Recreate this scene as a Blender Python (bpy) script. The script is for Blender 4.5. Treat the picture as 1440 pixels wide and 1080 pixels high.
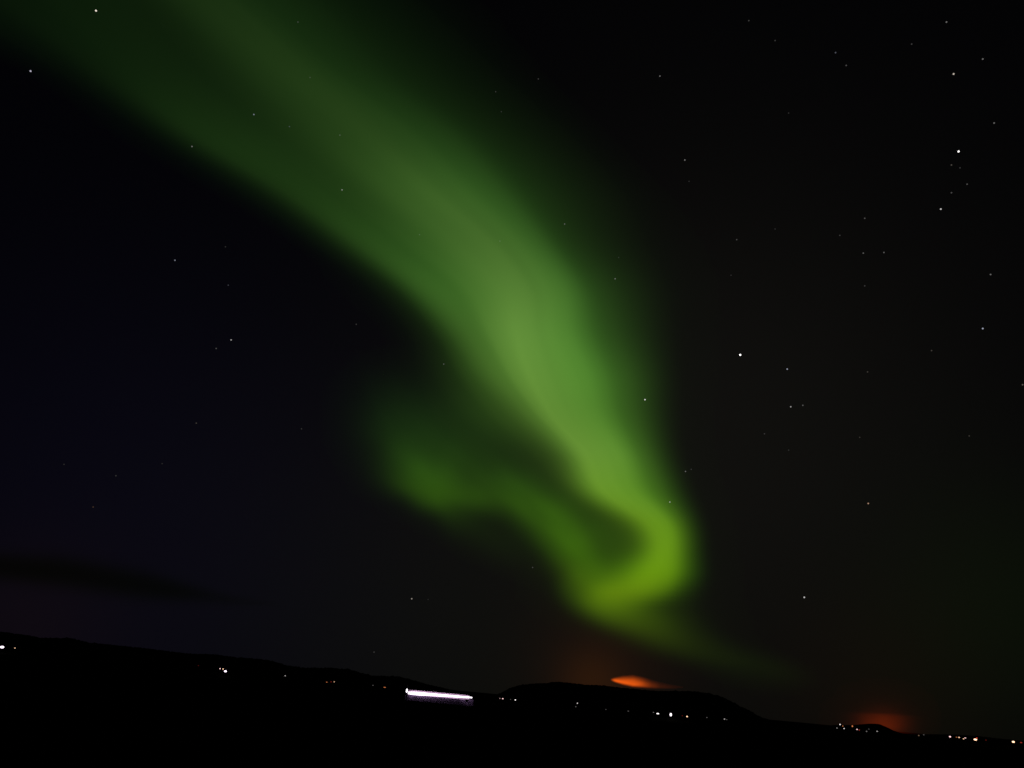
import bpy, bmesh, math, random
import numpy as np
from mathutils import Vector, Matrix, noise

random.seed(4)
for o in list(bpy.data.objects):
    bpy.data.objects.remove(o)
S = bpy.context.scene
C = S.collection
R = math.radians

# ------------------------------------------------------------------ camera
FPX = 1121.0                      # focal length in pixels of the 1440 x 1080 photograph
CAM_Z = 14.0
PITCH, ROLL = R(21.25), R(5.33)
CAM = Vector((0, 0, CAM_Z))
ROT = Matrix.Rotation(R(90) + PITCH, 3, 'X') @ Matrix.Rotation(ROLL, 3, 'Z')
cd = bpy.data.cameras.new('camera')
cd.sensor_width = 36
cd.lens = 36 * FPX / 1440
cd.clip_start = 0.5
cd.clip_end = 2e6
cam = bpy.data.objects.new('camera', cd)
cam.location = CAM
cam.rotation_euler = ROT.to_euler()
C.objects.link(cam)
S.camera = cam


def ray(x, y):
    return (ROT @ Vector(((x - 720) / FPX, -(y - 540) / FPX, -1))).normalized()


def at(x, y, rng):
    """world point at horizontal range rng seen at photograph pixel x, y"""
    d = ray(x, y)
    return CAM + d * (rng / math.hypot(d.x, d.y))


# ------------------------------------------------------------------ render + world
S.view_settings.view_transform = 'Standard'
S.view_settings.look = 'None'
S.view_settings.exposure = 0
S.view_settings.gamma = 1
S.view_settings.use_curve_mapping = False
S.render.engine = 'CYCLES'
S.cycles.use_denoising = False
S.cycles.max_bounces = 6
S.cycles.transparent_max_bounces = 64
S.cycles.volume_bounces = 0
S.cycles.sample_clamp_indirect = 1.0
S.cycles.use_adaptive_sampling = False

W = bpy.data.worlds.new('World')
S.world = W
W.use_nodes = True
nt = W.node_tree
for n in list(nt.nodes):
    nt.nodes.remove(n)


def N(t, kind, **kw):
    n = t.nodes.new(kind)
    for k, v in kw.items():
        setattr(n, k, v)
    return n


def L(t, a, b):
    t.links.new(a, b)


out = N(nt, 'ShaderNodeOutputWorld')
bg = N(nt, 'ShaderNodeBackground')
bg.inputs['Strength'].default_value = 1
tc = N(nt, 'ShaderNodeTexCoord')
acc = None


def add_col(fac, colour):
    global acc
    s = N(nt, 'ShaderNodeVectorMath', operation='SCALE')
    s.inputs[0].default_value = colour
    if fac is None:
        s.inputs['Scale'].default_value = 1
    else:
        L(nt, fac, s.inputs['Scale'])
    if acc is None:
        acc = s.outputs[0]
    else:
        a = N(nt, 'ShaderNodeVectorMath', operation='ADD')
        L(nt, acc, a.inputs[0])
        L(nt, s.outputs[0], a.inputs[1])
        acc = a.outputs[0]


def sky_lobe(px, py, sigma, colour):
    k = 1 / R(sigma) ** 2
    dp = N(nt, 'ShaderNodeVectorMath', operation='DOT_PRODUCT')
    L(nt, tc.outputs['Generated'], dp.inputs[0])
    dp.inputs[1].default_value = ray(px, py)
    m = N(nt, 'ShaderNodeMath', operation='MULTIPLY_ADD')
    L(nt, dp.outputs['Value'], m.inputs[0])
    m.inputs[1].default_value = k
    m.inputs[2].default_value = -k
    e = N(nt, 'ShaderNodeMath', operation='EXPONENT')
    L(nt, m.outputs[0], e.inputs[0])
    add_col(e.outputs[0], colour)


add_col(None, (.0005, .0005, .0009))
sky_lobe(150, 770, 13.5, (.0018, .0015, .0044))
sky_lobe(980, 630, 15, (.0046, .0043, .0032))
sky_lobe(600, 930, 11, (.0016, .0018, .0006))
sky_lobe(1235, 985, 4.2, (.0022, .0010, .0000))
sky_lobe(850, 940, 3.2, (.0060, .0014, .0001))
sky_lobe(832, 962, 1.5, (.0130, .0034, .0001))
sky_lobe(1425, 850, 5.0, (.0010, .0026, .0001))
sky_lobe(30, 880, 3.5, (.0020, .0008, .0001))
L(nt, acc, bg.inputs['Color'])
L(nt, bg.outputs[0], out.inputs[0])


# ------------------------------------------------------------------ helpers
def tag(o, label, cat, group=None):
    o['label'] = label
    o['category'] = cat
    if group:
        o['group'] = group
    return o


def link(name, me, parent=None):
    o = bpy.data.objects.new(name, me)
    C.objects.link(o)
    if parent:
        o.parent = parent
    return o


def empty(name, loc, rz=0):
    o = bpy.data.objects.new(name, None)
    o.location = loc
    o.rotation_euler = (0, 0, rz)
    o.empty_display_size = 2
    C.objects.link(o)
    return o


def mesh_bm(name, bm, mat=None, smooth=False):
    me = bpy.data.meshes.new(name)
    bmesh.ops.recalc_face_normals(bm, faces=bm.faces)
    bm.to_mesh(me)
    bm.free()
    if mat:
        me.materials.append(mat)
    if smooth:
        for p in me.polygons:
            p.use_smooth = True
    return me


def box(bm, c, s, taper=1.0):
    """box centred at c with size s; taper scales the top face"""
    vs = []
    for z in (-1, 1):
        t = taper if z > 0 else 1
        for x, y in ((-1, -1), (1, -1), (1, 1), (-1, 1)):
            vs.append(bm.verts.new((c[0] + x * s[0] / 2 * t, c[1] + y * s[1] / 2 * t, c[2] + z * s[2] / 2)))
    for f in ((3, 2, 1, 0), (4, 5, 6, 7), (0, 1, 5, 4), (1, 2, 6, 5), (2, 3, 7, 6), (3, 0, 4, 7)):
        bm.faces.new([vs[i] for i in f])


def tube(bm, p, q, r0, r1, n=8):
    p, q = Vector(p), Vector(q)
    ax = (q - p).normalized()
    u = ax.orthogonal().normalized()
    v = ax.cross(u)
    a, b = [], []
    for i in range(n):
        t = 2 * math.pi * i / n
        d = u * math.cos(t) + v * math.sin(t)
        a.append(bm.verts.new(p + d * r0))
        b.append(bm.verts.new(q + d * r1))
    for i in range(n):
        bm.faces.new((a[i], a[(i + 1) % n], b[(i + 1) % n], b[i]))
    bm.faces.new(a[::-1])
    bm.faces.new(b)


def principled(name, col, rough=.8, metal=0, spec=.3, noise_scale=None, col2=None, bump=None):
    m = bpy.data.materials.new(name)
    m.use_nodes = True
    t = m.node_tree
    b = t.nodes['Principled BSDF']
    b.inputs['Base Color'].default_value = (*col, 1)
    b.inputs['Roughness'].default_value = rough
    b.inputs['Metallic'].default_value = metal
    b.inputs['Specular IOR Level'].default_value = spec
    if noise_scale:
        c = N(t, 'ShaderNodeTexCoord')
        nz = N(t, 'ShaderNodeTexNoise')
        nz.inputs['Scale'].default_value = noise_scale
        nz.inputs['Detail'].default_value = 6
        L(t, c.outputs['Object'], nz.inputs['Vector'])
        if col2:
            r = N(t, 'ShaderNodeValToRGB')
            r.color_ramp.elements[0].color = (*col, 1)
            r.color_ramp.elements[1].color = (*col2, 1)
            r.color_ramp.elements[0].position = .35
            r.color_ramp.elements[1].position = .7
            L(t, nz.outputs['Fac'], r.inputs['Fac'])
            L(t, r.outputs[0], b.inputs['Base Color'])
        if bump:
            bp = N(t, 'ShaderNodeBump')
            bp.inputs['Strength'].default_value = bump
            bp.inputs['Distance'].default_value = 1
            L(t, nz.outputs['Fac'], bp.inputs['Height'])
            L(t, bp.outputs[0], b.inputs['Normal'])
    return m


EM = {}


def emitter(col, strength, sampled=True):
    k = (tuple(round(c, 3) for c in col), round(strength, 3), sampled)
    if k not in EM:
        m = bpy.data.materials.new('light_%d' % len(EM))
        m.use_nodes = True
        t = m.node_tree
        t.nodes.clear()
        e = N(t, 'ShaderNodeEmission')
        e.inputs[0].default_value = (*col, 1)
        e.inputs[1].default_value = strength
        o = N(t, 'ShaderNodeOutputMaterial')
        L(t, e.outputs[0], o.inputs['Surface'])
        if not sampled:
            m.cycles.emission_sampling = 'NONE'
        EM[k] = m
    return EM[k]


def lin(v):
    v = np.asarray(v, float) / 255
    return np.where(v <= .04045, v / 12.92, ((v + .055) / 1.055) ** 2.4)


# ------------------------------------------------------------------ terrain and water
M_water = principled('dark_sea', (.001, .0012, .002), .7, 0, .0, .25, None, .25)
M_heath = principled('dark_heath', (.010, .011, .009), 1, 0, .0, .03, (.022, .023, .018), None)
M_rock = principled('shore_rock', (.012, .012, .012), 1, 0, .05, .4, (.028, .027, .025), .4)

bm = bmesh.new()
bmesh.ops.create_circle(bm, cap_ends=True, cap_tris=True, segments=96, radius=60000)
w = link('water', mesh_bm('water', bm, M_water))
w['kind'] = 'structure'

bm = bmesh.new()                         # the bank the photographer stands on
rings = []
for k, (rr, zz) in enumerate(((0, 12.35), (5, 12.3), (9, 12.1), (13, 11.0), (18, 5.5), (24, -1.5))):
    ring = []
    for i in range(64):
        a = 2 * math.pi * i / 64
        q = rr * (1 + .16 * noise.noise(Vector((math.cos(a) * 2, math.sin(a) * 2, k * .3))))
        ring.append(bm.verts.new((q * math.cos(a) * 3, q * math.sin(a) - 2, zz + .25 * noise.noise(Vector((i * .7, k, 1)))
                                  * (k > 1))) if rr else None)
    rings.append(ring)
cv = bm.verts.new((0, -2, 12.35))
for i in range(64):
    bm.faces.new((cv, rings[1][i], rings[1][(i + 1) % 64]))
for k in range(1, len(rings) - 1):
    for i in range(64):
        j = (i + 1) % 64
        bm.faces.new((rings[k][i], rings[k + 1][i], rings[k + 1][j], rings[k][j]))
g = link('ground', mesh_bm('ground', bm, M_rock))
g['kind'] = 'structure'

SHORE = 1090.0
LANDS = []


def land(name, pts, ridge, rough):
    """a strip of land whose ridge, at range `ridge`, has the skyline pts (photograph pixels)"""
    prof = []
    for x, y in pts:
        p = at(x, y, ridge)
        prof.append((math.atan2(p.x, p.y), p.z))
    az = [a for a, _ in prof]
    hz = [h for _, h in prof]
    n = int((az[-1] - az[0]) / .0011)
    A = np.linspace(az[0], az[-1], n)
    H = np.interp(A, az, hz)
    LANDS.append((az, hz, ridge))
    S_ = (0, .03, .1, .2, .32, .45, .58, .7, .8, .88, .95, 1, 1.06, 1.15, 1.3, 1.5)
    bm = bmesh.new()
    rows = []
    for s in S_:
        row = []
        for i, a in enumerate(A):
            r = SHORE + (ridge - SHORE) * s
            h = max(H[i], 1.2)
            if s <= 1:
                z = -0.6 + (h + .6) * s ** .75
            else:
                z = h * max(0, 1 - (s - 1) / .5) ** 1.4 - .6 * (s - 1)
            q = noise.noise(Vector((a * 90, s * 4, 3))) * .5 + noise.noise(Vector((a * 420, s * 15, 7))) * .28
            amp = rough * min(1, s * 3)
            if s > .9:
                q = noise.noise(Vector((a * 210, 0, 7))) * .5 + noise.noise(Vector((a * 520, 1, 7))) * .5
            z += q * amp
            row.append(bm.verts.new((r * math.sin(a), r * math.cos(a), z)))
        rows.append(row)
    for j in range(len(rows) - 1):
        for i in range(n - 1):
            bm.faces.new((rows[j][i], rows[j][i + 1], rows[j + 1][i + 1], rows[j + 1][i]))
    o = link(name, mesh_bm(name, bm, M_heath))
    o['kind'] = 'structure'
    return o


land('headland', [(-220, 866), (-120, 876), (-60, 883), (0, 888), (30, 892), (60, 897), (75, 897), (100, 897), (122, 903), (160, 907),
                  (200, 911), (240, 916), (265, 919), (300, 920), (330, 924), (370, 927), (385, 930), (405, 936), (430, 939),
                  (462, 939), (492, 941), (507, 946), (524, 950), (560, 951), (580, 956), (600, 962), (640, 971), (694, 981)], 1560, 2.6)
land('flat_hill', [(676, 981), (694, 979), (707, 973), (716, 968), (728, 964), (745, 961.5), (768, 960.5), (783, 958.5), (800, 960),
                   (825, 963), (846, 963.5), (865, 966), (900, 969.5), (922, 971.5), (950, 971.5), (976, 972), (998, 975), (1016, 980),
                   (1028, 986), (1041, 993), (1054, 999), (1065, 1006), (1078, 1011), (1096, 1015), (1125, 1018),
                   (1160, 1020), (1185, 1022)], 1420, 1.9)
land('low_hills', [(1150, 1021), (1175, 1019.5), (1200, 1019.5), (1222, 1017.5), (1236, 1018), (1246, 1022), (1256, 1027), (1266, 1030.5),
                   (1280, 1033), (1310, 1032.5), (1345, 1033), (1375, 1035), (1400, 1038), (1440, 1042), (1500, 1047), (1700, 1064)],
     1700, .8)


def terrain(a, r):
    z = 0
    for az, hz, ridge in LANDS:
        if az[0] <= a <= az[-1] and SHORE <= r <= ridge:
            h = max(float(np.interp(a, az, hz)), 1.2)
            z = max(z, -.6 + (h + .6) * ((r - SHORE) / (ridge - SHORE)) ** .75)
    return z


# ------------------------------------------------------------------ glowing / absorbing gas bodies
def gas_mesh(name, X, Y, T, dist, eps):
    """closed body: at the grid point seen at pixel X, Y its depth along the line of sight is T and its
    middle lies dist away"""
    ny, nx = T.shape
    front = -np.ones((ny, nx), int)
    back = -np.ones((ny, nx), int)
    V, F = [], []
    solid = T > eps
    cell = solid[:-1, :-1] | solid[1:, :-1] | solid[:-1, 1:] | solid[1:, 1:]
    use = np.zeros((ny, nx), bool)
    use[:-1, :-1] |= cell
    use[1:, :-1] |= cell
    use[:-1, 1:] |= cell
    use[1:, 1:] |= cell
    for j in range(ny):
        for i in range(nx):
            if not use[j, i]:
                continue
            d = ray(X[j, i], Y[j, i])
            D = dist[j, i]
            if solid[j, i] and 0 < i < nx - 1 and 0 < j < ny - 1:
                front[j, i] = len(V)
                V.append(CAM + d * (D - T[j, i] / 2))
                back[j, i] = len(V)
                V.append(CAM + d * (D + T[j, i] / 2))
            else:
                front[j, i] = back[j, i] = len(V)
                V.append(CAM + d * D)

    for j in range(ny - 1):
        for i in range(nx - 1):
            if cell[j, i]:
                q = ((j, i), (j + 1, i), (j + 1, i + 1), (j, i + 1))
                f = [int(front[k]) for k in q]
                b = [int(back[k]) for k in q]
                for tri in ((0, 1, 2), (0, 2, 3)):           # the same diagonal on both sides
                    ft, bt = [f[k] for k in tri], [b[k] for k in tri]
                    if ft != bt:
                        F.append(ft)
                        F.append(bt[::-1])
    V = np.array([tuple(v) for v in V])
    o0 = V.mean(axis=0)
    me = bpy.data.meshes.new(name)
    me.from_pydata([tuple(v) for v in V - o0], [], F)
    me.update()
    return me, Vector(o0)


def gas_glow(name, colour, strength):
    m = bpy.data.materials.new(name)
    m.use_nodes = True
    t = m.node_tree
    t.nodes.clear()
    e = N(t, 'ShaderNodeEmission')
    e.inputs[0].default_value = (*colour, 1)
    e.inputs[1].default_value = strength
    o = N(t, 'ShaderNodeOutputMaterial')
    L(t, e.outputs[0], o.inputs['Volume'])
    return m, t, e


def smooth_rows(rows, ys):
    """rows: (y, [(x, g) ...]) -> feature positions and levels at every y"""
    yy = np.array([r[0] for r in rows], float)
    P = np.array([[p for p in r[1]] for r in rows], float)          # rows, features, 2
    res = np.empty((len(ys), P.shape[1], 2))
    for f in range(P.shape[1]):
        for c in range(2):
            v = P[:, f, c]
            m = np.gradient(v, yy)
            k = np.clip(np.searchsorted(yy, ys) - 1, 0, len(yy) - 2)
            h = yy[k + 1] - yy[k]
            t = np.clip((ys - yy[k]) / h, 0, 1)
            res[:, f, c] = ((2 * t ** 3 - 3 * t ** 2 + 1) * v[k] + (t ** 3 - 2 * t ** 2 + t) * h * m[k]
                            + (-2 * t ** 3 + 3 * t ** 2) * v[k + 1] + (t ** 3 - t ** 2) * h * m[k + 1])
    return res


def pchip(xs, x, y):
    h = np.diff(x)
    h = np.maximum(h, 1e-3)
    d = np.diff(y) / h
    m = np.zeros_like(y)
    for k in range(1, len(x) - 1):
        if d[k - 1] * d[k] > 0:
            w1, w2 = 2 * h[k] + h[k - 1], h[k] + 2 * h[k - 1]
            m[k] = (w1 + w2) / (w1 / d[k - 1] + w2 / d[k])
    k = np.clip(np.searchsorted(x, xs) - 1, 0, len(x) - 2)
    t = np.clip((xs - x[k]) / h[k], 0, 1)
    return ((2 * t ** 3 - 3 * t ** 2 + 1) * y[k] + (t ** 3 - 2 * t ** 2 + t) * h[k] * m[k]
            + (-2 * t ** 3 + 3 * t ** 2) * y[k + 1] + (t ** 3 - t ** 2) * h[k] * m[k + 1])


def blur(a, s):
    r = int(3 * s) + 1
    k = np.exp(-.5 * (np.arange(-r, r + 1) / s) ** 2)
    k /= k.sum()
    p = np.pad(a, r, mode='edge')
    p = np.apply_along_axis(lambda v: np.convolve(v, k, 'valid'), 0, p)
    return np.apply_along_axis(lambda v: np.convolve(v, k, 'valid'), 1, p)


BAND = [
    (-90, [(-430, 6), (-230, 14), (-20, 25), (90, 29), (185, 42), (270, 37), (420, 22), (620, 6)]),
    (0, [(-240, 6), (-70, 17), (80, 29), (190, 31), (292, 49), (378, 43), (505, 24), (720, 6)]),
    (100, [(10, 6), (85, 15), (180, 35), (285, 36), (408, 59), (482, 51), (595, 30), (800, 6)]),
    (200, [(150, 6), (232, 15), (302, 49), (400, 49), (530, 74), (610, 68), (718, 34), (895, 6)]),
    (270, [(280, 6), (358, 20), (412, 55), (490, 62), (608, 98), (675, 88), (770, 42), (945, 7)]),
    (340, [(400, 6), (455, 22), (508, 70), (580, 86), (690, 111), (740, 100), (810, 48), (960, 8)]),
    (405, [(490, 8), (548, 30), (588, 86), (660, 114), (735, 130), (785, 116), (850, 58), (970, 9)]),
    (470, [(540, 7), (603, 30), (640, 80), (690, 126), (742, 148), (795, 130), (865, 68), (970, 9)]),
    (530, [(565, 8), (635, 40), (680, 88), (720, 130), (758, 150), (822, 132), (885, 76), (968, 9)]),
    (580, [(590, 9), (672, 50), (722, 84), (755, 126), (783, 148), (838, 128), (893, 76), (966, 9)]),
    (640, [(650, 10), (738, 40), (785, 82), (808, 132), (834, 153), (872, 138), (914, 78), (968, 9)]),
    (690, [(725, 10), (785, 38), (818, 96), (838, 142), (858, 153), (892, 138), (931, 86), (983, 9)]),
    (740, [(780, 10), (850, 42), (880, 72), (904, 124), (922, 149), (940, 144), (962, 82), (998, 9)]),
    (780, [(810, 12), (858, 46), (886, 76), (908, 122), (930, 152), (947, 140), (968, 78), (1002, 9)]),
    (810, [(775, 12), (805, 46), (840, 76), (872, 110), (908, 146), (940, 138), (966, 76), (1005, 9)]),
    (830, [(772, 12), (799, 50), (827, 90), (860, 128), (900, 132), (932, 110), (957, 58), (1003, 9)]),
    (850, [(778, 10), (808, 48), (834, 98), (862, 110), (888, 98), (915, 68), (948, 38), (1005, 9)]),
    (870, [(800, 10), (832, 42), (858, 76), (880, 79), (905, 72), (930, 58), (955, 38), (1015, 9)]),
    (890, [(835, 9), (865, 24), (890, 46), (915, 57), (935, 54), (960, 40), (985, 26), (1030, 8)]),
    (910, [(880, 8), (910, 22), (935, 34), (955, 38), (980, 33), (1005, 26), (1030, 18), (1075, 7)]),
    (940, [(960, 6), (1000, 13), (1030, 18), (1060, 20), (1080, 20), (1100, 17), (1120, 12), (1150, 6)]),
    (975, [(1010, 6), (1050, 6), (1070, 6), (1090, 6), (1110, 6), (1130, 6), (1150, 6), (1190, 6)]),
]
STEP = 7.0
gx = np.arange(-70, 1210, STEP)
gy = np.arange(-70, 985, STEP)
X, Y = np.meshgrid(gx, gy)
feat = smooth_rows(BAND, gy)
G = np.zeros_like(X)
for j in range(len(gy)):
    fx = np.maximum.accumulate(feat[j, :, 0] + np.arange(8) * .01)
    fx = np.concatenate(([fx[0] - 90], fx, [fx[-1] + 110]))
    G[j] = pchip(gx, fx, np.concatenate(([6], np.maximum(feat[j, :, 1], 6), [6])))
band = np.maximum(lin(G) - lin(6.0), 0)
band = blur(band, 1.0)
# slow streaks and folds that run along the band
TT = np.empty_like(X)
XR = np.empty_like(X)
for j in range(len(gy)):
    TT[j] = np.interp(gx, np.maximum.accumulate(feat[j, :, 0]), np.arange(8))
    XR[j] = feat[j, 4, 0]
STREAK = np.zeros_like(X)
for idx in np.ndindex(X.shape):
    if band[idx] > 1e-5:
        t_, y_ = TT[idx], Y[idx]
        STREAK[idx] = (.6 * noise.noise(Vector((t_ * 1.3, y_ / 420, 2))) + .36 * noise.noise(Vector((t_ * 3.1, y_ / 260, 5)))
                       + .05 * noise.noise(Vector((t_ * 6.5, y_ / 170, 9)))) * min(1, max(.15, (830 - y_) / 220))
band *= np.clip(1 + .17 * STREAK, .5, 1.6) * np.interp(Y, [0, 150, 420, 640, 800], [.88, .86, .9, .96, .95])

ARM = [(545, 606, 15, 26, 42), (566, 648, 32, 22, 42), (588, 687, 68, 16, 38), (616, 699, 76, 16, 40), (650, 699, 60, 18, 38), (686, 694, 60, 19, 30),
       (722, 698, 70, 20, 27), (752, 716, 80, 22, 26), (780, 740, 90, 23, 27), (803, 769, 90, 23, 28), (820, 802, 76, 22, 26), (832, 832, 14, 20, 20)]
arm = np.zeros_like(X)
wsum = np.zeros_like(X)
A = np.array(ARM, float)
tt = np.linspace(0, len(A) - 1, 260)
AX = np.array([np.interp(tt, np.arange(len(A)), A[:, c]) for c in range(5)]).T
for c in range(2):
    AX[:, c] = np.convolve(np.pad(AX[:, c], 12, mode='reflect', reflect_type='odd'), np.ones(25) / 25, 'valid')
best = np.full(X.shape, 1e9)
for k in range(len(AX)):
    p, q = AX[max(k - 3, 0)], AX[min(k + 3, len(AX) - 1)]
    tx, ty = q[0] - p[0], q[1] - p[1]
    n_ = math.hypot(tx, ty)
    dx, dy = X - AX[k, 0], Y - AX[k, 1]
    d2 = dx * dx + dy * dy
    side = (-ty * dx + tx * dy) / n_                     # + = below / left
    sg = np.where(side > 0, AX[k, 3] * .8, AX[k, 4] * .92)
    val = lin(AX[k, 2]) * np.exp(-.5 * d2 / sg ** 2)
    arm = np.maximum(arm, val)
arm = blur(arm, .8)
for idx in np.ndindex(X.shape):                            # ragged folds in the curl
    if arm[idx] > 1e-5:
        u, v = X[idx] * .8 + Y[idx] * .6, -X[idx] * .6 + Y[idx] * .8
        arm[idx] *= 1 + .20 * noise.noise(Vector((u / 95, v / 38, 4))) + .16 * noise.noise(Vector((u / 45, v / 22, 8)))


def blob(x, y, sx, sy, ang, g):
    c, s = math.cos(R(ang)), math.sin(R(ang))
    u = (X - x) * c + (Y - y) * s
    v = -(X - x) * s + (Y - y) * c
    return lin(g) * np.exp(-.5 * ((u / sx) ** 2 + (v / sy) ** 2))


arm = arm + blob(640, 628, 62, 42, 20, 37) + blob(560, 600, 46, 40, 45, 16) + blob(690, 752, 62, 20, 28, 17) + blob(858, 762, 40, 26, 55, 42)

EL0 = R(8)
dist = np.empty_like(X)
for j in range(len(gy)):
    for i in range(len(gx)):
        el = math.asin(ray(X[j, i], Y[j, i]).z)
        dist[j, i] = 26000 / math.sin(max(el, R(1)) + EL0) * (1 + .02 * noise.noise(Vector((X[j, i] / 200, Y[j, i] / 200, 0))))

dxr = X - (XR - 6)
narrow = band * ((.11 + .12 * np.clip((Y - 200) / 250, 0, 1)) * np.exp(-.5 * (dxr / np.where(dxr < 0, 60, 40)) ** 2) + .11 + .045 * np.clip(STREAK, -.7, .9))
low = np.clip((Y - 730) / 70, 0, 1)
core = np.clip(narrow, 0, None) * (1 - low) + .55 * band ** 1.45 * low                                    # yellow-white middle of the curtain
edge = band - core
UNIT = 20000.0                                               # metres of depth for unit radiance


def fade_y(x, y):
    return at(x, y, 1)


aur = empty('aurora', at(700, 470, 45000))
tag(aur, 'broad green aurora band sweeping down the night sky and hooking above the flat hill', 'aurora')


def ydist(x, y):
    d = ray(x, y)
    return float((d * (26000 / math.sin(math.asin(d.z) + EL0))).y)


RIDGE = [(300, 0), (615, 270), (740, 470), (840, 640), (912, 735), (890, 800), (865, 835), (930, 895)]


def aurora_part(name, field, cols, k):
    me, org = gas_mesh(name, X, Y, field * UNIT, dist + k, 6.0)
    m, t, e = gas_glow(name + '_glow', (0, 1, 0), 1 / UNIT)
    c = N(t, 'ShaderNodeTexCoord')
    sp = N(t, 'ShaderNodeSeparateXYZ')
    L(t, c.outputs['Object'], sp.inputs[0])
    y0, y1 = ydist(*RIDGE[0]), ydist(*RIDGE[-1])
    mr = N(t, 'ShaderNodeMapRange')
    mr.inputs['From Min'].default_value = y0 - org.y
    mr.inputs['From Max'].default_value = y1 - org.y
    L(t, sp.outputs['Y'], mr.inputs['Value'])
    rp = N(t, 'ShaderNodeValToRGB')
    er = rp.color_ramp.elements
    pos = [(ydist(*q) - y0) / (y1 - y0) for q in RIDGE]
    for n_, (p, col) in enumerate(zip(pos, cols)):
        el = er[n_] if n_ < 2 else er.new(p)
        el.position = p
        el.color = (*col, 1)
    L(t, mr.outputs[0], rp.inputs['Fac'])
    L(t, rp.outputs[0], e.inputs[0])
    me.materials.append(m)
    o = link(name, me, aur)
    o.matrix_parent_inverse = Matrix.Translation(-aur.location)
    o.location = org
    return o


EDGE_C = [(.25, 1, .15), (.25, 1, .11), (.25, 1, .085), (.25, 1, .05), (.23, 1, .012), (.24, 1, .004), (.28, 1, .003), (.40, 1, .004)]
CORE_C = [(.75, 1, .25), (.75, 1, .25), (.80, 1, .26), (.88, 1, .22), (.90, 1, .06), (.95, 1, .01), (1.15, 1, .004), (.9, 1, .01)]
aurora_part('glowing_band', edge, EDGE_C, 0)
aurora_part('bright_core', core, CORE_C, 400)
aurora_part('curled_fold', arm, [(.24, 1, .12)] * 3 + [(.25, 1, .07), (.30, 1, .02), (.33, 1, .006), (.45, 1, .005), (.4, 1, .005)], 2500)


def cloud(name, label, x0, x1, y0, y1, step, fn, D, unit, mat, cat='cloud'):
    xs, ys = np.arange(x0, x1 + step, step), np.arange(y0, y1 + step, step)
    U, V = np.meshgrid(xs, ys)
    T = fn(U, V)
    me, org = gas_mesh(name, U, V, T * unit, np.full(U.shape, float(D)), unit * .006)
    me.materials.append(mat)
    o = link(name, me)
    o.location = org
    return tag(o, label, cat)


def nz2(U, V, sx, sy, seed):
    r = np.empty_like(U)
    for idx in np.ndindex(U.shape):
        r[idx] = noise.noise(Vector((U[idx] / sx, V[idx] / sy, seed)))
    return r


# orange cloud over the crater behind the hill: a lens with a sharp left tip and a fading tail
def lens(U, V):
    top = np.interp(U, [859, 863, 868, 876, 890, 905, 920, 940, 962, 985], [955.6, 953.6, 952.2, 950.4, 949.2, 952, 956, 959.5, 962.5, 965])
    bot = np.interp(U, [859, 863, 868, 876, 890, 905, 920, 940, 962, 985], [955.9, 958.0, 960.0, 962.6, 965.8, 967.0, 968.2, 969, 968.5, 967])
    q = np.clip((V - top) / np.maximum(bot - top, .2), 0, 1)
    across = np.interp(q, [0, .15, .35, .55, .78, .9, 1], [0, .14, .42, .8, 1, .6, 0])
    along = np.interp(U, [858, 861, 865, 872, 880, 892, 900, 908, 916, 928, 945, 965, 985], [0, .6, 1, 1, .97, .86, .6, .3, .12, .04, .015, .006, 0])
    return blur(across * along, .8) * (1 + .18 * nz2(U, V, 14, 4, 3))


m, t, e = gas_glow('lava_light_emission', (1.0, .122, .004), .92 / 900)  # lava light on the cloud, put in as the cloud's own emission
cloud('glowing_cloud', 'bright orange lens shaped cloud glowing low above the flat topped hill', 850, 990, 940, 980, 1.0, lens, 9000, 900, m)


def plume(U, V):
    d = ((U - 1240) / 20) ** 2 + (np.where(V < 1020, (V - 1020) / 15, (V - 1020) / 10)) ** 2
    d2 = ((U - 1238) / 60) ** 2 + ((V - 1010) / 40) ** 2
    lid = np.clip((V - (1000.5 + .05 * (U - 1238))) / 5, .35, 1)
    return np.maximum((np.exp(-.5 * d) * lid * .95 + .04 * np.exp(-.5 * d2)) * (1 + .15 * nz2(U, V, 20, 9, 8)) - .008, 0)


m, t, e = gas_glow('fire_light_emission', (.085, .0068, .0002), 1 / 900)  # firelight on the smoke stands in as emission of the gas itself
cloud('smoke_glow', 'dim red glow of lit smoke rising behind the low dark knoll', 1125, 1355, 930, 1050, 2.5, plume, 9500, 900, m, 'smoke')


def streak(U, V):
    yc = 793 + .165 * U + 5 * np.sin(U / 70)
    yc = np.where(U < 90, 797 + .085 * U, np.where(U < 330, 797 + 7.6 + (U - 90) * .165, 0 * U + 844.3 + (U - 330) * .1))
    w_ = np.interp(U, [-220, 0, 80, 200, 260, 340, 420], [15, 12, 14, 13, 9, 4, .5])
    lev = np.interp(U, [-220, -100, 0, 120, 240, 300, 380, 420], [.6, .9, 1, 1, .8, .35, .1, 0])
    d = (V - yc) / w_
    return np.exp(-.5 * d ** 2) * lev * np.clip(1 + .6 * nz2(U, V, 60, 9, 5) + .35 * nz2(U, V, 24, 6, 8), .1, 2)


ma = bpy.data.materials.new('dark_cloud_vapour')
ma.use_nodes = True
t = ma.node_tree
t.nodes.clear()
ab = N(t, 'ShaderNodeVolumeAbsorption')
ab.inputs['Color'].default_value = (.45, .62, .1, 1)
ab.inputs['Density'].default_value = 1.5 / 900
oo = N(t, 'ShaderNodeOutputMaterial')
L(t, ab.outputs[0], oo.inputs['Volume'])
cloud('cloud', 'long thin dark cloud streak low in the left sky above the headland', -200, 424, 740, 900, 6, streak, 12000, 900, ma)

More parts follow.
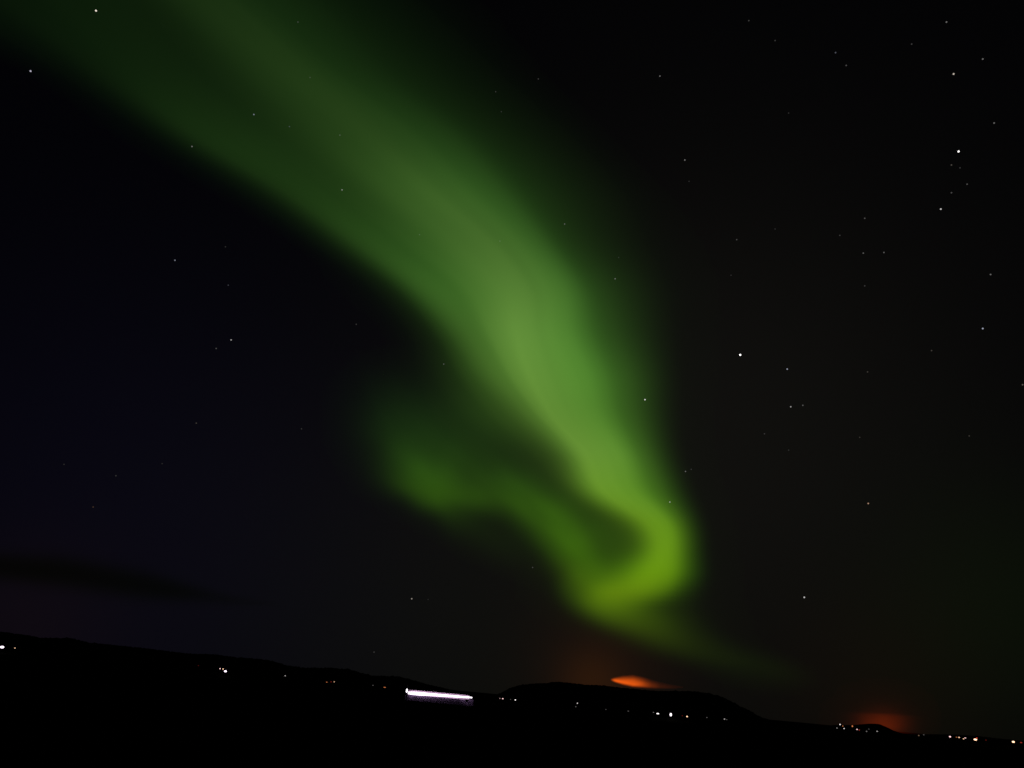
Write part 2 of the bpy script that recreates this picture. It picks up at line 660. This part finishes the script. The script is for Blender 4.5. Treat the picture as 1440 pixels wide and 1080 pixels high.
# ------------------------------------------------------------------ stars
STAR_D = 400000.0
WHT, BLU, WRM, ORG = (1, .97, .95), (.75, .8, 1), (1, .88, .75), (1, .6, .4)
star_mesh = {}
STARS = [
    (1041, 499, 1.0, WHT, 'brightest white star right of the aurora, level with its widest part'),
    (1348, 213, .85, WHT, 'bright white star high in the dark sky near the right edge'),
    (1323, 294, .5, WHT, 'medium white star below the bright star near the right edge'),
    (1341, 104, .5, WRM, 'medium warm white star in the upper right corner sky'),
    (135, 15, .65, WRM, 'bright warm star at the top left inside the faint aurora'),
    (43, 100, .5, (.85, .8, 1), 'pale lilac star at the left edge just under the aurora'),
    (907, 562, .55, WHT, 'white star on the right rim of the aurora'),
    (1131, 840, .5, WHT, 'lone white star low in the dark sky above the red glow'),
    (1107, 519, .42, BLU, 'bluish star just right of and below the brightest star'),
    (1112, 572, .38, WHT, 'left and brighter star of the close pair below the brightest star'),
    (1129, 570, .22, WHT, 'right and fainter star of the close pair below the brightest star'),
    (1382, 462, .45, BLU, 'blue white star at mid height near the right edge'),
    (1221, 708, .42, ORG, 'lone orange tinted star in the dark sky right of the hook'),
    (942, 706, .36, WHT, 'small star on the right rim of the aurora just above its hook'),
    (1382, 83, .26, WHT, 'faint star at upper right, up and right of the warm white star'),
    (1331, 31, .26, WHT, 'faint star nearest the top right corner of the sky'),
    (1398, 173, .24, WHT, 'faint star up and right of the bright star near the right edge'),
    (325, 478, .38, WHT, 'brighter star of a slanting pair in the dark left sky'),
    (304, 490, .18, WHT, 'fainter star of a slanting pair in the dark left sky'),
    (246, 366, .32, BLU, 'lone small star in the dark left sky under the aurora'),
    (321, 401, .15, BLU, 'very faint star between the lone left star and the slanting pair'),
    (317, 347, .10, WHT, 'very faint star just under the lower rim of the aurora at left'),
    (270, 206, .26, WHT, 'faint star on the lower left rim of the aurora'),
    (357, 161, .32, BLU, 'small bluish star inside the upper left part of the aurora'),
    (481, 267, .32, WHT, 'small white star inside the aurora left of its bright ridge'),
    (407, 178, .16, BLU, 'very faint star just right of the bluish star inside the aurora'),
    (478, 190, .16, WHT, 'very faint star above the white star left of the aurora ridge'),
    (436, 109, .12, WHT, 'very faint star inside the upper aurora near its ridge'),
    (419, 31, .14, WHT, 'very faint star inside the aurora near the top edge'),
    (579, 842, .36, WRM, 'small warm star low in the sky above the lit ferry'),
    (526, 917, .13, WHT, 'faintest star just above the headland left of the ferry'),
    (602, 843, .08, WHT, 'barely visible star beside the warm star above the ferry'),
    (131, 713, .15, ORG, 'faint reddish star at lower left above the dark cloud'),
    (163, 669, .12, WHT, 'very faint star up and right of the faint reddish star'),
    (276, 595, .15, WRM, 'faint star alone in the lower left sky'),
    (228, 652, .09, WHT, 'barely visible star below the faint lower left star'),
    (90, 653, .09, WHT, 'barely visible star leftmost in the lower left sky'),
    (424, 603, .12, WHT, 'very faint star left of the curled fold of the aurora'),
    (501, 456, .13, WHT, 'very faint star in the dark below the middle of the aurora'),
    (624, 512, .20, WHT, 'faint star on the left rim of the aurora at its widest part'),
    (590, 330, .14, WHT, 'very faint star inside the aurora middle, left of its ridge'),
    (703, 339, .15, WHT, 'very faint star inside the bright middle of the aurora'),
    (865, 392, .26, WHT, 'small star in the green fringe right of the aurora middle'),
    (870, 362, .10, WHT, 'barely visible star just above the small star in the green fringe'),
    (794, 315, .22, WHT, 'faint star in the upper right fringe of the aurora'),
    (928, 107, .26, WHT, 'lone faint star in the dark upper sky right of the aurora'),
    (963, 225, .28, WHT, 'small star in the dark sky below the lone upper star'),
    (969, 255, .10, WHT, 'barely visible star just beneath the small upper star'),
    (757, 111, .13, WHT, 'very faint star in the dark just right of the upper aurora'),
    (697, 129, .12, WHT, 'very faint star on the upper right fringe of the aurora'),
    (705, 157, .10, WHT, 'barely visible star on the upper right fringe, lower of two'),
    (1036, 337, .17, WHT, 'very faint star straight above the brightest star'),
    (1028, 387, .11, WHT, 'barely visible star between the brightest star and the faint one above it'),
    (1216, 307, .19, WHT, 'top star of a faint loose column in the right sky'),
    (1214, 356, .22, WHT, 'left star of a faint level pair in the right sky'),
    (1243, 355, .22, WHT, 'right star of a faint level pair in the right sky'),
    (1216, 402, .14, WHT, 'bottom star of a faint loose column in the right sky'),
    (1181, 331, .14, WHT, 'faint star up and left of the level pair'),
    (1090, 322, .10, WHT, 'barely visible star up and right of the brightest star'),
    (1393, 386, .25, WHT, 'faint star above the blue white star near the right edge'),
    (1310, 493, .15, WRM, 'very faint star down and left of the blue white star'),
    (1220, 523, .15, WRM, 'very faint star in the right sky below the loose column'),
    (1338, 232, .18, WRM, 'very faint star just under the bright star near the right edge'),
    (1350, 236, .12, WHT, 'barely visible star just under the bright star, right of two'),
    (1360, 259, .18, WHT, 'faint star down and right of the bright star near the right edge'),
    (1338, 271, .18, WHT, 'faint star just above the medium star near the right edge'),
    (1175, 74, .22, BLU, 'upper star of a faint slanting pair in the upper right sky'),
    (1190, 92, .18, WHT, 'lower star of a faint slanting pair in the upper right sky'),
    (1282, 62, .14, WHT, 'very faint star left of the warm white star in the upper right'),
    (1090, 57, .13, WHT, 'very faint star high in the sky left of the slanting pair'),
    (1053, 29, .15, WHT, 'very faint star close to the top edge right of the middle'),
    (1109, 159, .10, WHT, 'barely visible star alone in the dark upper right sky'),
    (964, 663, .24, WHT, 'brighter star of a tight faint pair right of the aurora'),
    (972, 660, .13, WHT, 'fainter star of a tight faint pair right of the aurora'),
    (1075, 610, .14, WHT, 'very faint star left of and below the close pair'),
    (749, 798, .16, WHT, 'very faint star in the dark under the curled fold'),
    (1438, 541, .22, WRM, 'faint star on the right edge at mid height'),
    (1363, 613, .13, WRM, 'very faint star low near the right edge'),
    (1209, 615, .13, WRM, 'very faint star above the lone orange tinted star'),
    (1109, 633, .11, WHT, 'barely visible star below the close pair'),
]
for x, y, b, col, lab in STARS:
    rad = STAR_D * (.75 + .45 * b) / FPX
    key = (round(b, 2), col)
    if key not in star_mesh:
        bm = bmesh.new()
        bmesh.ops.create_icosphere(bm, subdivisions=2, radius=rad)
        star_mesh[key] = mesh_bm('star', bm, emitter(col, 2.3 * b ** 2.1 + .008, False), True)
    o = link('star', star_mesh[key])
    o.location = CAM + ray(x, y) * STAR_D
    tag(o, lab, 'star', 'stars in the night sky')

# ------------------------------------------------------------------ the lit ferry
M_hull = principled('ferry_hull_fringe_violet', (.40, .25, .52), .5, 0, .3, .4, (.46, .30, .58))  # violet lens fringe below the lights, put into the hull colour
M_house = principled('ferry_house_fringe_mauve', (.60, .42, .58), .5, 0, .3, .6, (.66, .48, .64))  # mauve tint imitates the coloured fringe above the lights
M_deck = principled('ferry_deck_steel', (.12, .12, .13), .6, .3)
FR = 900.0
pl, pr = at(571, 974.5, FR), at(665, 981.5, FR)
base = (pl + pr) / 2
vx = Vector((pr.x - pl.x, pr.y - pl.y, 0))
LEN = vx.length
fz = math.atan2(vx.y, vx.x)
ferry = empty('ferry', (base.x, base.y, 0), fz)
tag(ferry, 'ferry on the water with one long dazzling white row of lights', 'ferry')
MZ = (pl.z + pr.z) / 2                        # height of the row of lights
hl = LEN / 2
# local axes: x along the ship (right in the photo), -y towards the camera
bm = bmesh.new()
secs = []
for x, half, zd in ((-hl - .5, 1.2, MZ - 1.2), (-hl + 2, 3.4, MZ - 1.5), (-hl + 10, 5.6, MZ - 1.8), (hl - 14, 5.8, MZ - 1.8),
                    (hl - 5, 3.6, MZ - 1.5), (hl + 1.0, .25, MZ - .9)):
    k = .75 if abs(x) < hl - 3 else .45
    secs.append([bm.verts.new(v) for v in ((x, -half, zd), (x, -half * k, -.6), (x, half * k, -.6), (x, half, zd))])
for a, b in zip(secs, secs[1:]):
    for i in range(4):
        bm.faces.new((a[i], b[i], b[(i + 1) % 4], a[(i + 1) % 4]))
bm.faces.new(secs[0][::-1])
bm.faces.new(secs[-1])
link('hull', mesh_bm('hull', bm, M_hull), ferry)
bm = bmesh.new()
box(bm, (-1, 0, MZ + .55), (LEN - 6, 9.6, 4.4))
link('superstructure', mesh_bm('superstructure', bm, M_house), ferry)
bm = bmesh.new()
box(bm, (-1, 0, MZ + 2.85), (LEN - 9, 10.2, .2))
box(bm, (-8, 0, MZ + 3.7), (LEN * .45, 5.0, 1.5), .96)
link('upper_deck', mesh_bm('upper_deck', bm, M_house), ferry)
bm = bmesh.new()
box(bm, (hl - 16, 0, MZ + 3.2), (6, 6, 1.3), .9)
link('wheelhouse', mesh_bm('wheelhouse', bm, M_deck), ferry)
bm = bmesh.new()
tube(bm, (6, 0, MZ + 4), (6.4, 0, MZ + 6), 1.1, .9, 12)
link('funnel', mesh_bm('funnel', bm, M_deck), ferry)
NW = 26
for k in range(NW):
    f = (k + .5) / NW
    x = -hl + 2.2 + (LEN - 3.2) * f
    hgt = float(np.interp(f, [0, .08, .14, .3, .5, .75, 1], [1.9, 2.9, 3.1, 2.5, 2.0, 1.6, 1.1]))
    zc = float(np.interp(f, [0, 1], [pl.z + .3, pr.z + .3]))
    bm = bmesh.new()
    box(bm, (0, 0, 0), ((LEN - 3.2) / NW - .16, .9, hgt))
    bmesh.ops.bevel(bm, geom=list(bm.edges), offset=.1, segments=1, affect='EDGES')
    o = link('outboard_light', mesh_bm('outboard_light', bm, emitter((1, .9, 1), 2.8)), ferry)  # glowing block of the light row, set outboard to light the hull side
    o.location = (x, -6.5 if abs(x) < hl - 12 else -5.9, zc)
bm = bmesh.new()
tube(bm, (0, 0, 0), (0, 0, 9.0), .35, .2)
o = link('mast', mesh_bm('mast', bm, M_deck), ferry)
o.location = (-hl + .6, -1.5, MZ - 1.6)
bm = bmesh.new()
box(bm, (0, 0, 0), (1.4, .8, 3.4))
bmesh.ops.bevel(bm, geom=list(bm.edges), offset=.3, segments=2, affect='EDGES')
lm = link('mast_lamp', mesh_bm('mast_lamp', bm, emitter((1, .92, 1), 4.0)), ferry)
lm.location = (-hl + .6, -2.4, pl.z + 2.4)

# ------------------------------------------------------------------ lamps on the far shore
M_pole = principled('lamp_pole_steel', (.05, .05, .055), .6, .6, .3, 3, (.09, .085, .08))
LIL, LWH, LWM, LOR, LRD, LPK = (1, .80, 1), (1, .92, .90), (1, .60, .36), (1, .30, .10), (1, .08, .05), (1, .62, .62)
pole_cache, head_cache = {}, {}


def lamp(x, y, w_, h_, col, st, lab, big=False):
    best = None
    for r in np.arange(SHORE + 6, 1690, 4.0):
        p = at(x, y, r)
        c = p.z - terrain(math.atan2(p.x, p.y), r)
        if c < 1.5:
            break
        if best is None or abs(c - 6.5) < abs(best[0] - 6.5):
            best = (c, p, r)
    c, p, r = best
    px = r / FPX                                   # metres per photograph pixel there
    z0 = p.z - c
    rz = math.atan2(p.y, p.x) - math.pi / 2
    root = empty('floodlight' if big else 'street_lamp', (p.x, p.y, z0), rz)
    bm = bmesh.new()
    tube(bm, (0, .5, -.4), (0, .5, c + .3), .16, .09)
    tube(bm, (0, .5, c + .25), (0, -.1, c + .3), .07, .06, 6)
    box(bm, (0, .5, .1), (.7, .7, .5), .8)
    link('pole', mesh_bm('pole', bm, M_pole), root)
    W_, H_ = w_ * px * .62, h_ * px * .62
    bm = bmesh.new()
    box(bm, (0, 0, H_ / 2 + .22), (W_ * .5 + .3, .55, .12), .7)
    link('lamp_cover', mesh_bm('lamp_cover', bm, M_pole), root).location = (0, -.2, c)
    bm = bmesh.new()
    bmesh.ops.create_uvsphere(bm, u_segments=14, v_segments=10, radius=1)
    bmesh.ops.scale(bm, vec=(W_ / 2, min(W_, H_) / 2.6, H_ / 2), verts=bm.verts)
    link('lamp_glass', mesh_bm('lamp_glass', bm, emitter(col, st * .72 if st > 1 else st * .9), True), root).location = (0, -.3, c)
    tag(root, lab, 'floodlight' if big else 'lamp', 'lights along the far shore')


LAMPS = [
    (3, 910, 6.5, 4.0, LIL, 3.5, 'bright white floodlight on the headland at the left edge', 1),
    (21, 911.3, 2.2, 1.8, LWM, 1.3, 'small warm lamp just right of the floodlight at the left edge', 0),
    (279, 936, 2.5, 1.6, LRD, .05, 'barely glowing red lamp left of the three lamp cluster on the headland', 0),
    (309.5, 940.3, 2.2, 1.9, LPK, 2.2, 'left small lamp of the three lamp cluster on the headland', 0),
    (313.7, 940.8, 2.2, 2.0, LWM, 2.3, 'middle small lamp of the three lamp cluster on the headland', 0),
    (317, 944, 5.5, 3.2, LIL, 3.5, 'bright white floodlight of the three lamp cluster on the headland', 1),
    (401, 950.3, 1.9, 1.6, LWH, .7, 'lone pale lamp between the three lamp cluster and the orange pair', 0),
    (459.5, 959.3, 2.8, 1.4, LOR, .6, 'left orange lamp of the pair on the headland', 0),
    (465.6, 958.8, 2.2, 1.2, LRD, .25, 'dim red lamp between the two orange lamps on the headland', 0),
    (470, 958.8, 2.4, 1.5, LWM, .9, 'right and brighter orange lamp of the pair on the headland', 0),
    (524.5, 963.7, 2.2, 1.5, LWH, .12, 'very dim grey lamp left of the lone orange lamp near the ferry', 0),
    (541, 966.6, 5, 1.5, LOR, .6, 'lone wide orange lamp just left of the ferry', 0),
    (703, 982.1, 2, 1.5, LPK, .55, 'dim pink lamp right of the ferry at the foot of the hill', 0),
    (707, 982.5, 3, 1.8, LPK, 2.0, 'bright pink white lamp right of the ferry at the foot of the hill', 0),
    (718, 983.5, 2, 1.2, LWH, .1, 'very dim lamp between the pink white lamp and the round white one', 0),
    (724.7, 984.2, 2.3, 2.3, LWH, 2.2, 'round white lamp under the left end of the flat hill', 0),
    (812, 988.9, 2, 2, LWH, 1.0, 'pale white lamp alone below the middle of the flat hill', 0),
    (809.7, 993.8, 2.2, 1.8, LWH, .12, 'very dim lamp just below the pale white lamp', 0),
    (852, 997.7, 3, 1.6, LWH, .06, 'faintest lamp below the glowing cloud, left of two', 0),
    (883.5, 1000, 3, 1.8, LWH, .09, 'faintest lamp below the glowing cloud, right of two', 0),
    (919, 1001.8, 2.5, 1.3, LWH, .2, 'dim lamp just left of the bright row under the hill', 0),
    (925, 1003.5, 5.5, 2.2, LWH, 2.6, 'wide flat white lamp at the left of the bright row under the hill', 1),
    (943.3, 1005, 4.2, 6.0, (1, .88, .95), 3.5, 'brightest tall floodlight in the middle of the row under the hill', 1),
    (959.5, 1006.5, 1.8, 1.2, LRD, .15, 'dim red lamp between the brightest floodlight and the warm lamp', 0),
    (966.2, 1007.6, 3.2, 2.2, LWM, 2.8, 'warm white lamp at the right of the bright row under the hill', 0),
    (994, 1009, 2.4, 1.6, LWH, .12, 'very dim lamp right of the bright row under the hill', 0),
    (1018.8, 1011.2, 2.6, 1.8, LWH, .55, 'pale lamp below the right slope of the flat hill', 0),
    (1022, 1012, 1.8, 1.4, LWH, .12, 'very dim lamp touching the pale lamp below the right slope', 0),
    (1181.3, 1018.8, 2.4, 2, LWH, 1.6, 'topmost white lamp of the left village cluster', 0),
    (1177, 1023.8, 2.2, 1.5, LWH, .3, 'leftmost grey lamp of the left village cluster', 0),
    (1185.2, 1021, 2, 1.6, LOR, .6, 'orange lamp inside the left village cluster', 0),
    (1187, 1024.5, 2.2, 1.6, LWH, 1.3, 'lowest white lamp of the left village cluster', 0),
    (1198.7, 1021.2, 2.4, 2.8, LOR, .8, 'tall orange lamp between the village cluster and the dark knoll', 0),
    (1205.2, 1025.7, 2.5, 1.9, LPK, 1.6, 'pinkish white lamp left of the dark knoll', 0),
    (1208.4, 1026.6, 1.8, 1.4, LRD, .4, 'small red lamp beside the pinkish white lamp', 0),
    (1218.6, 1028.5, 2.6, 2.0, LWH, .16, 'dim grey lamp under the dark knoll, left of two', 0),
    (1221.8, 1025.3, 2.4, 1.5, LWH, .07, 'faintest lamp high on the dark knoll', 0),
    (1233.5, 1028.4, 3.0, 1.6, LWH, .4, 'pale lamp under the dark knoll, right of two', 0),
    (1292, 1034.3, 2.4, 1.8, LWM, .2, 'dim warm lamp left of the right hand village row', 0),
    (1299, 1033.3, 2.6, 1.8, LWH, .08, 'very dim grey lamp left of the right hand village row', 0),
    (1336, 1036, 3.2, 2.4, LPK, 2.2, 'white lamp at the left end of the right hand village row', 0),
    (1345, 1036.7, 2, 1.6, LOR, .4, 'dim orange lamp second in the right hand village row', 0),
    (1348.7, 1037, 2.8, 1.8, LWM, 1.6, 'warm lamp third in the right hand village row', 0),
    (1355, 1039, 2.4, 1.5, LWM, 1.7, 'lower lamp of the stacked pair in the right hand village row', 0),
    (1357.4, 1037.7, 3.2, 1.5, LPK, 1.4, 'upper pink lamp of the stacked pair in the right hand village row', 0),
    (1371.6, 1040, 5.5, 2.8, LWM, 4.0, 'brightest warm floodlight in the right hand village row', 1),
    (1373.6, 1038, 2.4, 1.6, LRD, .9, 'red lamp just above the brightest floodlight of the village row', 0),
    (1386.5, 1040.8, 2.6, 1.6, LRD, .08, 'very dim reddish lamp right of the village row', 0),
    (1425, 1043.2, 4.4, 2.9, LWM, 3.6, 'bright warm floodlight near the right edge of the shore', 1),
    (1436, 1044.2, 3.4, 1.8, LRD, .3, 'dim red lamp at the right edge of the shore', 0),
]
for a in LAMPS:
    lamp(*a[:7], bool(a[7]))
